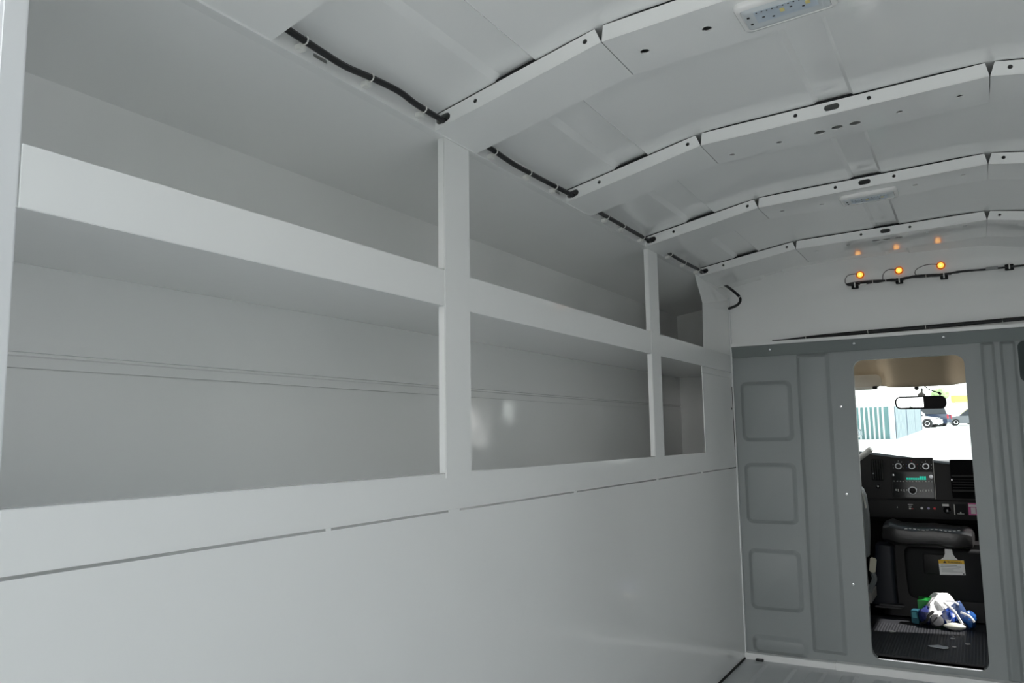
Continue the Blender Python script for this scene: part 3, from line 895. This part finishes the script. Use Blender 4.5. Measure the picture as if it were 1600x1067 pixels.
MB().lathe([(.004, 0), (.004, .003), (.0004, .0035)], (-.4645, DY-.006, -.273), (0, -1, 0), 10).build('switch_mark', MARK, db)
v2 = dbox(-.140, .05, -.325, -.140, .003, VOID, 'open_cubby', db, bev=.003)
for zz in (-.222, -.292):
    dbox(-.136, .046, zz, zz+.009, .012, DASH, 'cubby_shelf', v2, .003, .001)
for k in range(4):
    dbox(-.134, .044, -.236-k*.013, -.2335-k*.013, .006, DASH, 'vane', v2, .003, .0005)
dbox(-.137, -.134, -.242, -.232, .008, STEEL, 'vent_tab', v2, .004)
# switch row below the stack
DY2 = .016
def sbox(x0, x1, z0, z1, d, mm, nm): return dbox(x0, x1, z0, z1, d, mm, nm, db, DY2, .0008)
sbox(-.335, -.312, -.360, -.3575, .001, MARK, 'switch_mark')
sbox(-.332, -.318, -.368, -.366, .001, MARK, 'switch_mark')
sbox(-.331, -.322, -.382, -.374, .001, MARK, 'switch_mark')
sbox(-.320, -.312, -.381, -.377, .001, REDM, 'switch_mark')
sbox(-.385, -.381, -.376, -.371, .001, MARK, 'switch_mark')
for xx, mm in ((-.274, MARK), (-.245, mat('lilac_marking', (.45, .42, .62), .5)), (-.219, REDM)):
    MB().lathe([(.0058, 0), (.0058, .002), (.0004, .0025)], (xx, DY-DY2, -.3745), (0, -1, 0), 14).build('round_button', mm, db)
sbox(-.185, -.157, -.363, -.352, .003, TAGW, 'white_label')
MB().lathe([(.017, 0), (.017, .003), (.015, .004), (.012, .002), (.0004, .002)], (-.165, DY-DY2, -.381), (0, -1, 0), 18).build('power_socket', PIANO, db, smooth=True)
sw = sbox(-.134, -.084, -.403, -.350, .006, BLACKM, 'switch_plate')
sbox(-.136, -.132, -.402, -.352, .008, SHIFT, 'plate_edge')
sbox(-.124, -.094, -.3975, -.3950, .007, MARK, 'switch_mark')
sbox(-.112, -.106, -.3925, -.388, .007, MARK, 'switch_mark')
st_ = thing('dash_sticker', (-.05, 4.43, -.40), 'magenta and white sticker on the dash at the right edge of the doorway', 'sticker')
MB().box(-.076, .02, DY-DY2-.002, DY-DY2+.001, -.401, -.345).build('sticker_sheet', PINK, st_)
MB().box(-.074, .02, DY-DY2-.003, DY-DY2, -.362, -.350).build('white_band', PALEP, st_)
MB().box(-.066, -.046, DY-DY2-.003, DY-DY2, -.395, -.365).build('pale_patch', PALEP, st_)
MB().add([(-.044, DY-DY2-.003, -.372), (-.036, DY-DY2-.003, -.366), (-.030, DY-DY2-.003, -.374), (-.022, DY-DY2-.003, -.370), (-.024, DY-DY2-.003, -.384), (-.032, DY-DY2-.003, -.390), (-.043, DY-DY2-.003, -.387)], [(0, 1, 2, 3, 4, 5, 6)]).build('dark_figure', INK, st_, solid=.001)
# white latch under the dash
tag(MB().box(-.288, -.277, 4.42, 4.44, -.470, -.447).build('white_latch', TAGW, bevel=.002), 'small white latch hanging under the dash', 'latch')

# ---- engine cover with padded lid, warning tag
ec = thing('engine_cover', (-.22, 4.3, CF), 'black engine cover in front of the dash with a padded vinyl lid', 'engine cover')
def esec(z, x0, x1, y0, r=.035): return [(p[0], p[1], z) for p in rrect(x0, x1, y0, 4.92, r, 5)]
MB().loft([esec(CF+.003, -.455, .05, 4.20), esec(-.80, -.445, .05, 4.215), esec(-.60, -.43, .03, 4.235), esec(-.515, -.42, .02, 4.24)]).build('cover_body', DASH2, ec, smooth=True)
# flank column and sill
MB().loft([[(p[0], p[1], z) for p in rrect(x0, x0+w, 4.17, 4.32, .02, 4)] for z, x0, w in ((-.80, -.50, .115), (-.66, -.485, .095), (-.53, -.468, .08))]).build('flank', mat('blue_black_plastic', (.016, .018, .026), .45, spec=.3), ec, smooth=True)
for k in range(2):
    MB().box(-.485+k*.02, -.37+k*.012, 4.155-k*.01, 4.175, -.812+k*.012, -.804+k*.012).build('sill_edge', GREYR, ec, bevel=.003)
# rear access panel
MB().loft([[(p[0], 4.245-d, p[1]) for p in rrect(-.352+i, .0-i, -.78+i, -.535-i, .03, 5)] for i, d in ((0, 0), (.002, .016), (.010, .026), (.02, .028))]).build('access_panel', BLACKM, ec, smooth=True)
MB().loft([[(p[0], 4.216-d, p[1]) for p in rrect(-.272+i, -.150-i, -.655+i, -.562-i, .012, 4)] for i, d in ((0, 0), (.001, .004), (.004, .006))]).build('panel_recess', DASH2, ec, smooth=True)
# padded lid
lid = []
for xx, zc, hz_, yoff in ((-.438, -.487, .020, .03), (-.428, -.472, .040, .012), (-.40, -.470, .052, 0), (-.36, -.482, .050, 0), (-.30, -.484, .046, 0), (-.22, -.480, .045, 0), (-.14, -.487, .046, 0), (-.085, -.490, .044, .002), (-.066, -.490, .036, .012), (-.058, -.49, .015, .03)):
    ring = []
    for k in range(16):
        a = 2*math.pi*k/16
        wr = 1+.05*math.sin(xx*55+k*1.3)
        cy_, sy_ = math.cos(a), math.sin(a)
        ex = lambda c: math.copysign(abs(c)**.55, c)
        ring.append((xx, 4.28+yoff-.0-.135*ex(cy_)*(1-.2*(hz_ < .03)), zc+hz_*ex(sy_)*wr))
    lid.append(ring)
ld = MB().loft(lid).build('padded_lid', LEATHER, ec, smooth=True)
for k in range(13):
    xx = -.335+k*.0178
    MB().tube([(xx, 4.156, -.4475+.003*math.sin(k*1.1)), (xx+.011, 4.156, -.4475+.003*math.sin(k*1.1+.6)-.0006)], .0019, 6).build('stitch', STITCH, ld)

wt = thing('warning_tag', (-.156, 4.2, -.65), 'white and yellow warning tag hanging on the engine cover', 'tag')
TY = 4.1925
TX = lambda u: -.205+u*.1
neck = [(-.179, -.535), (-.150, -.535), (-.148, -.555), (-.140, -.570), (-.128, -.5805), (-.200, -.5830), (-.186, -.572), (-.180, -.556)]
MB().plate((0, TY, 0), (1, 0, 0), (0, 0, 1), neck, [], .0015).build('hang_strap', TAGW, wt)
MB().plate((0, TY, 0), (1, 0, 0), (0, 0, 1), [(-.206, -.650), (-.104, -.645), (-.106, -.5815), (-.208, -.5835)], [], .0015).build('card', TAGW, wt)
MB().plate((0, TY-.0008, 0), (1, 0, 0), (0, 0, 1), [(-.2075, -.600), (-.1055, -.597), (-.106, -.5815), (-.208, -.5835)], [], .001).build('yellow_header', TAGY, wt)
MB().plate((0, TY-.0016, 0), (1, 0, 0), (0, 0, 1), [(-.190, -.597), (-.176, -.5966), (-.183, -.5855)], [], .0006).build('alert_triangle', INK, wt)
fc = bpy.data.curves.new('warning_word', 'FONT')
fc.body = 'WARNING'
fc.size = .0135
fc.extrude = .0003
fo = bpy.data.objects.new('warning_word', fc)
COL.objects.link(fo)
bpy.context.view_layer.update()
fm = bpy.data.meshes.new_from_object(fo.evaluated_get(bpy.context.evaluated_depsgraph_get()))
bpy.data.objects.remove(fo)
fm.materials.clear()
fm.materials.append(INK)
fo = bpy.data.objects.new('warning_word', fm)
COL.objects.link(fo)
fo.parent = wt
fo.matrix_local = Matrix.Translation(Vector((-.172, TY-.0018, -.5962+Z0))-wloc(wt)) @ Matrix.Rotation(math.radians(90), 4, 'X') @ Matrix.Diagonal((.86, 1, 1, 1))
for k, (z, x0, x1) in enumerate(((-.606, -.200, -.135), (-.6125, -.201, -.120), (-.621, -.198, -.125), (-.628, -.198, -.150), (-.635, -.198, -.115))):
    MB().plate((0, TY-.0008, 0), (1, 0, 0), (0, 0, 1), [(x0, z-(.0017 if k < 2 else .0009)), (x1, z-(.0017 if k < 2 else .0009)+.002), (x1, z+.002), (x0, z)], [], .0006).build('text_line', INK if k < 2 else GREYR, wt)
MB().box(-.114, -.108, TY-.001, TY, -.6435, -.6385).build('text_line', INK, wt)

# ---- pile of odds and ends on the mat
PY = 4.05
def heap(mb, name, m_, lab, cat, smooth=True, bevel=0): return tag(mb.build(name, m_, smooth=smooth, bevel=bevel), lab, cat)
# crumpled cloth: a draped sheet with folds
rows = []
for i in range(15):
    v = i/14
    row = []
    for j in range(15):
        u = j/14
        px = -.255+u*.105-.008*v
        pz = -.712-.075*v**1.3-.05*abs(u-.42)**1.4*2*(1-.3*v)
        py = 4.135-.15*v+.016*math.sin(u*15+v*4)*(.4+v)+.010*math.sin(v*13-u*5)
        row.append((px+.010*math.sin(v*8+u*3), py, pz+.006*math.sin(u*11+v*7)))
    rows.append(row)
heap(MB().grid(rows), 'white_cloth', CLOTH, 'bright crumpled white cloth on top of the pile in the doorway', 'cloth').modifiers.new('thickness', 'SOLIDIFY').thickness = .004
gb = thing('green_box', (-.268, 4.12, -.79), 'small green carton behind the crumpled white cloth', 'box')
MB().box(-.300, -.232, 4.10, 4.19, CF+.012, -.752).build('carton', GREEN, gb, bevel=.002)
MB().box(-.262, -.252, 4.097, 4.10, -.790, -.772).build('white_print', TAGW, gb)
tbx = thing('teal_box', (-.31, 4.05, -.81), 'little teal carton at the left end of the pile', 'box')
MB().hexa([(-.322, 4.02, CF+.012), (-.293, 4.01, CF+.012), (-.283, 4.06, CF+.012), (-.315, 4.07, CF+.012)], [(-.325, 4.02, -.786), (-.296, 4.01, -.783), (-.286, 4.06, -.783), (-.318, 4.07, -.786)]).build('carton', mat('dark_teal', (.03, .12, .16), .4), tbx, bevel=.002)
MB().hexa([(-.318, 4.0165, -.815), (-.299, 4.0095, -.815), (-.299, 4.0115, -.815), (-.318, 4.0185, -.815)], [(-.320, 4.0165, -.792), (-.301, 4.0095, -.790), (-.301, 4.0115, -.790), (-.320, 4.0185, -.792)]).build('label_patch', TEALB, tbx)
heap(MB().blob((-.262, 4.035, -.803), (.033, .040, .036), 1, .2), 'plastic_pouch', NAVY, 'crinkled navy pouch between the teal carton and the dark round cap', 'pouch')
heap(MB().blob((-.180, 4.02, -.803), (.033, .035, .036), 2, .22), 'plastic_pouch', BLUE, 'shiny royal blue pouch directly under the white cloth', 'pouch')
heap(MB().blob((-.140, 4.085, -.793), (.030, .036, .045), 5, .22), 'plastic_pouch', mat('slate_blue_plastic', (.06, .10, .22), .25), 'slate blue pouch behind the white straps', 'pouch')
heap(MB().blob((-.096, 4.03, -.805), (.026, .040, .034), 3, .2), 'plastic_pouch', mat('mid_blue_plastic', (.02, .09, .30), .25), 'mid blue pouch at the right end of the pile', 'pouch')
heap(MB().lathe([(.026, 0), (.027, .012), (.024, .020), (.012, .023), (.0005, .023)], (-.222, 3.985, -.817), (.15, -.85, .5), 22), 'round_cap', GREYR, 'dark grey round cap at the front of the pile', 'cap')
heap(MB().blob((-.153, 3.965, -.826), (.042, .022, .0145), 4, .08), 'soap_bottle', PALE, 'pale oval bottle lying at the front of the pile', 'bottle')
for p0, p1, w, lab in (((-.192, 4.04, -.745), (-.125, 3.97, -.815), .005, 'longer white strap falling from the cloth to the pale bottle'), ((-.128, 4.01, -.775), (-.080, 3.985, -.805), .0055, 'white strap lying over the mid blue pouch'), ((-.185, 4.06, -.742), (-.137, 4.06, -.752), .004, 'short white strap sticking out right of the cloth')):
    a, b = Vector(p0), Vector(p1)
    heap(MB().tube(bez([a, (a+b)/2+Vector((.006, -.01, .008)), b], 6), w, 6), 'strap', CLOTH, lab, 'strap')
heap(MB().tube(bez([(-.285, 3.985, -.833), (-.262, 3.965, -.815), (-.248, 3.972, -.79), (-.232, 3.985, -.775)], 6), .006, 6), 'black_cord', BLACKM, 'black cord curling beside the dark round cap', 'cord')

# ---- driver seat edge, buckle, shifter, steering wheel
sx = thing('driver_seat', (-.72, 3.8, CF), 'grey driver seat whose inner edge shows at the left of the doorway', 'seat')
def pill(x0, x1, y0, y1, z0, z1, r, mm, nm, par):
    return MB().box(x0, x1, y0, y1, z0, z1).build(nm, mm, par, bevel=r, smooth=True, seg=4)
pill(-1.0, -.462, 3.82, 4.12, -.79, -.650, .05, SEATB, 'seat_cushion', sx)
pill(-.98, -.52, 3.66, 3.83, -.70, .05, .05, SEATG, 'backrest', sx)
pill(-.96, -.53, 3.70, 4.05, CF, -.79, .02, DASH2, 'pedestal', sx)
arm = MB()
arm.loft([[(x0+p[0], 3.88+p[1], z) for p in rrect(-.024, .024, -.05, .05, .018, 4)] for z, x0 in ((-.54, -.485), (-.45, -.477), (-.36, -.476), (-.28, -.482), (-.25, -.492), (-.238, -.505))])
arm.build('folded_armrest', SEATG, sx, smooth=True)
MB().tube(bez([(-.505, 3.835, -.238), (-.478, 3.83, -.245), (-.463, 3.83, -.275), (-.455, 3.83, -.33)], 5), .004, 6).build('armrest_edge', SHIFT, sx, smooth=True)
bk = thing('belt_buckle', (-.45, 3.9, -.67), 'ivory seat belt buckle beside the driver seat', 'seat belt buckle')
MB().hexa([(-.464, 3.86, -.605), (-.440, 3.86, -.612), (-.440, 3.885, -.612), (-.464, 3.885, -.605)], [(-.456, 3.86, -.545), (-.431, 3.86, -.550), (-.431, 3.885, -.550), (-.456, 3.885, -.545)]).build('buckle_head', BUCKLE, bk, bevel=.004)
MB().tube(bez([(-.452, 3.873, -.61), (-.446, 3.873, -.64), (-.470, 3.873, -.69)], 5), .011, 8).build('buckle_stalk', SEATG, bk, smooth=True)

sl = thing('shift_lever', (-.5, 4.2, -.13), 'light grey column shift lever poking up at the lower left of the windshield', 'lever')
MB().tube([(-.528, 4.21, -.136), (-.50, 4.205, -.114), (-.466, 4.198, -.088)], [.012, .0135, .0145], 12).build('handle', SHIFT, sl, smooth=True)
MB().tube([(-.470, 4.199, -.091), (-.458, 4.196, -.082)], [.0155, .0125], 12).build('end_button', SHIFT, sl, smooth=True)
stw = thing('steering_wheel', (-.72, 4.22, -.20), 'black steering wheel mostly hidden behind the doorway edge', 'steering wheel')
MB().ring((-.735, 4.22, -.20), (0, -.9, .42), .175, .014, 36, 10).build('rim', BLACKM, stw, smooth=True)
MB().lathe([(.06, 0), (.06, .02), (.05, .03), (.0005, .03)], (-.735, 4.24, -.21), (0, -.9, .42), 20).build('hub', BLACKM, stw, smooth=True)
for a in (20, 160, 270):
    q = math.radians(a)
    MB().tube([(-.735, 4.24, -.21), (-.735+.17*math.cos(q), 4.225+.07*math.sin(q), -.2+.155*math.sin(q))], .014, 8).build('spoke', BLACKM, stw, smooth=True)

# ---- sun visor, rear view mirror, sensor
sv = thing('sun_visor', (-.55, 4.36, .21), 'beige sun visor folded down at the upper left of the doorway', 'sun visor')
MB().loft([[(p[0], y, p[1]+.02*(y-4.34)) for p in rrect(-.86+i, -.405-i, .219+i, .285-i, .026, 6)] for y, i in ((4.335, .006), (4.338, .001), (4.352, .001), (4.355, .006))]).build('visor_pad', VISOR, sv, smooth=True)
MB().box(-.85, -.428, 4.330, 4.340, .2085, .224).build('light_edge', mat('pale_beige_plastic', (.80, .79, .74), .4), sv, bevel=.004)
MB().box(-.447, -.425, 4.326, 4.345, .212, .226).build('clip', BLACKM, sv, bevel=.002)

rm = thing('rear_view_mirror', (-.247, 4.45, .11), 'rear view mirror hanging in the middle of the windshield', 'mirror')
def msec(ins, y, r): return [(p[0], y, p[1]+(-.002 if p[0] > -.2 else 0)) for p in rrect(-.3605+ins, -.1315-ins, .1095+ins, .1745-ins, r, 6)]
MB().loft([msec(.012, 4.485, .02), msec(.002, 4.475, .026), msec(0, 4.452, .027), msec(.0035, 4.450, .026)]).build('housing', BLACKM, rm, smooth=True)
# the glass, turned a little towards the driver
g = [(p[0], 4.4492+.006*(p[0]+.247)/.11, p[1]) for p in rrect(-.3525, -.1395, .1175, .1665, .019, 6)]
MB().add(g+[(a, b+.002, c) for a, b, c in g], [tuple(range(len(g))), tuple(reversed(range(len(g), 2*len(g))))]).build('mirror_glass', MIRROR, rm)
MB().lathe([(.018, 0), (.016, .006), (.006, .010), (.006, .07)], (-.240, 4.475, .176), (0, .75, .45), 12).build('mounting_stalk', SHIFT, rm, smooth=True)
MB().tube(bez([(-.222, 4.45, .222), (-.205, 4.45, .205), (-.18, 4.45, .193), (-.162, 4.45, .186)], 5), .0028, 6).build('lead', BLACKP, rm, smooth=True)
MB().tube([(-.164, 4.45, .189), (-.153, 4.45, .176)], [.005, .007], 8).build('plug', BLACKP, rm, smooth=True)
tag(MB().lathe([(.011, 0), (.0105, .008), (.007, .013), (.0004, .015)], (-.257, 4.43, .217), (0, -.2, -1), 14).build('ceiling_sensor', BLACKP, smooth=True), 'small black sensor bead under the headliner console', 'sensor')

# ================================================================== OUTSIDE
SL = .0215
def gz(y): return -1.5+SL*y
struct(MB().add([(-300, -300, gz(-300)), (300, -300, gz(-300)), (300, 300, gz(300)), (-300, 300, gz(300))], [(0, 1, 2, 3)]).build('ground', ASPHALT), 'pale sunlit concrete lot', 'ground')

fn = thing('fence_enclosure', (-5, 52, gz(52)), 'teal and pale blue sheet fence enclosure across the lot', 'fence')
MB().box(-9.0, -4.15, 50.0, 50.08, gz(50), 1.42).build('slatted_side', FTEAL, fn)
for k in range(16):
    xx = -4.72-k*.245
    MB().box(xx-.045, xx+.045, 49.93, 50.0, gz(50)-.02, 1.40).build('batten', FWHITE, fn)
MB().box(-4.42, -4.14, 49.92, 50.1, gz(50)-.05, 1.45).build('corner_post', mat('lilac_white_post', (.62, .68, .80), .6), fn)
rows = []
zz = []
y = 50.1
k = 0
while y < 73:
    rows.append([(-4.14+(.05 if k % 4 < 2 else -.05), y, gz(y)), (-4.14+(.05 if k % 4 < 2 else -.05), y, 1.43+.0195*(y-50))])
    y += .22
    k += 1
MB().grid(rows).build('corrugated_side', FPALE, fn, solid=.03)
for yy in (58, 65.5, 72.9):
    MB().box(-4.22, -4.04, yy-.06, yy+.06, gz(yy), 1.46+.0195*(yy-50)).build('panel_post', mat('slate_post', (.25, .30, .36), .6), fn)


def car(cx, cy, ang, paint, L, Wd, H, lab, suv=True):
    base = gz(cy)
    t = thing('parked_car', (cx, cy, base), lab, 'car', 'cars parked across the lot')
    R = Matrix.Rotation(ang, 3, 'Z')
    def T(p): return Vector((cx, cy, base))+R @ Vector(p)
    def mk(mb, nm, mm, par=t, smooth=True, bevel=0.0):
        mb.v = [T(p) for p in mb.v]
        return mb.build(nm, mm, par, smooth=smooth, bevel=bevel)
    h = L/2
    zb = .28 if suv else .2
    hood = H*.60
    # body side profile (x forward, z), lofted over the width with tumblehome
    prof = [(-h, zb+.1), (-h+.03, hood*.95), (-h+.12, hood), (h-1.15, hood), (h-.25, hood*.86), (h, hood*.70), (h+.02, zb+.12), (h-.15, zb), (-h+.15, zb)]
    secs = []
    for yy, k in ((-Wd/2, .97), (-Wd/2+.08, 1.0), (0, 1.01), (Wd/2-.08, 1.0), (Wd/2, .97)):
        secs.append([(px*k, yy, zb+(pz-zb)*k) for px, pz in prof])
    bd = mk(MB().loft(secs), 'body', paint)
    x0 = -h+.10 if suv else -h+.75
    gp = [(x0, hood-.02), (x0+.25, H), (h-2.0, H), (h-1.15, hood-.02)]
    mk(MB().loft([[(px, yy*(1 if pz < H else .86), pz) for px, pz in gp] for yy in (-Wd/2+.10, Wd/2-.10)]), 'window', CGLASS, bevel=.03)
    mk(MB().loft([[(px, yy, pz) for px, pz in ((x0+.22, H-.02), (x0+.26, H+.04), (h-2.05, H+.04), (h-1.96, H-.02))] for yy in (-Wd/2+.20, Wd/2-.20)]), 'roof', paint, bevel=.02)
    for sx_ in (-h+.85, h-.85):
        for sy in (-1, 1):
            r = .36 if suv else .32
            yc = sy*(Wd/2-.06)
            w = mk(MB().lathe([(r*.6, -.13), (r, -.11), (r, .11), (r*.6, .13)], (sx_, yc, r), (0, 1, 0), 22), 'wheel', TYRE)
            mk(MB().lathe([(r*.62, .10), (r*.58, .135), (r*.2, .12), (.001, .13)] if sy > 0 else [(r*.62, -.10), (r*.58, -.135), (r*.2, -.12), (.001, -.13)], (sx_, yc, r), (0, 1, 0), 16), 'rim', CHROME, w)
            if suv:
                mk(MB().lathe([(r*1.0, sy*.06), (r*1.22, sy*.06), (r*1.22, sy*.09), (r*1.0, sy*.09)], (sx_, yc, r+.03), (0, 1, 0), 20), 'wheel_arch', GREYR)
    for sy in (-1, 1):
        mk(MB().box(h-.32, h-.02, sy*(Wd/2-.22)-.18, sy*(Wd/2-.22)+.18, hood*.66, hood*.80), 'headlight', CGLASS, bevel=.03)
        mk(MB().box(-h-.03, -h+.12, sy*(Wd/2-.14)-.13, sy*(Wd/2-.14)+.13, hood*.62, hood*.95), 'tail_light', RED, bevel=.03)
    return t


rad_ = math.radians
car(-5.4, 85.0, rad_(-12), CARW, 4.6, 1.9, 1.75, 'white SUV beside the end of the pale blue fence')
car(-4.75, 89.5, rad_(172), CARN, 4.6, 1.9, 2.0, 'dark blue SUV with a red tail lamp behind the white SUV')
car(-0.75, 93.5, rad_(186), CARG, 4.5, 1.85, 1.6, 'dark grey car with a bright wheel right of the red tail lamp', False)
car(0.6, 99.5, rad_(190), CARS, 4.5, 1.85, 1.7, 'silver car behind the dark grey car', False)
car(2.6, 107.0, rad_(190), CARE, 4.5, 1.85, 1.8, 'pale green car farthest right in the parked row')
car(-7.75, 46.5, rad_(0), CARG, 4.4, 1.8, 1.35, 'grey sedan parked in front of the slatted fence', False)

cn = thing('canopy', (1, 120, gz(120)), 'low building with a yellow fascia far across the lot', 'building')
MB().box(-3.0, 14, 119, 126, 3.75, 4.55).build('fascia', YELLOW, cn)
MB().box(-2.6, 13.6, 119.6, 125.6, gz(120), 3.75).build('wall', STUCCO, cn)
tr = thing('tree', (-4.2, 118, gz(118)), 'pale green tree left of the yellow fascia', 'tree')
MB().tube([(-4.2, 118, gz(118)), (-4.2, 118, 4.0)], [.16, .08], 8).build('trunk', BARK, tr)
m = MB()
for k in range(7):
    m.blob((-4.2+rs.uniform(-.9, .9), 118+rs.uniform(-.6, .6), 4.6+rs.uniform(-.8, .9)), (.8, .8, .6), 20+k, .3)
m.build('foliage', LEAF, tr, smooth=True)
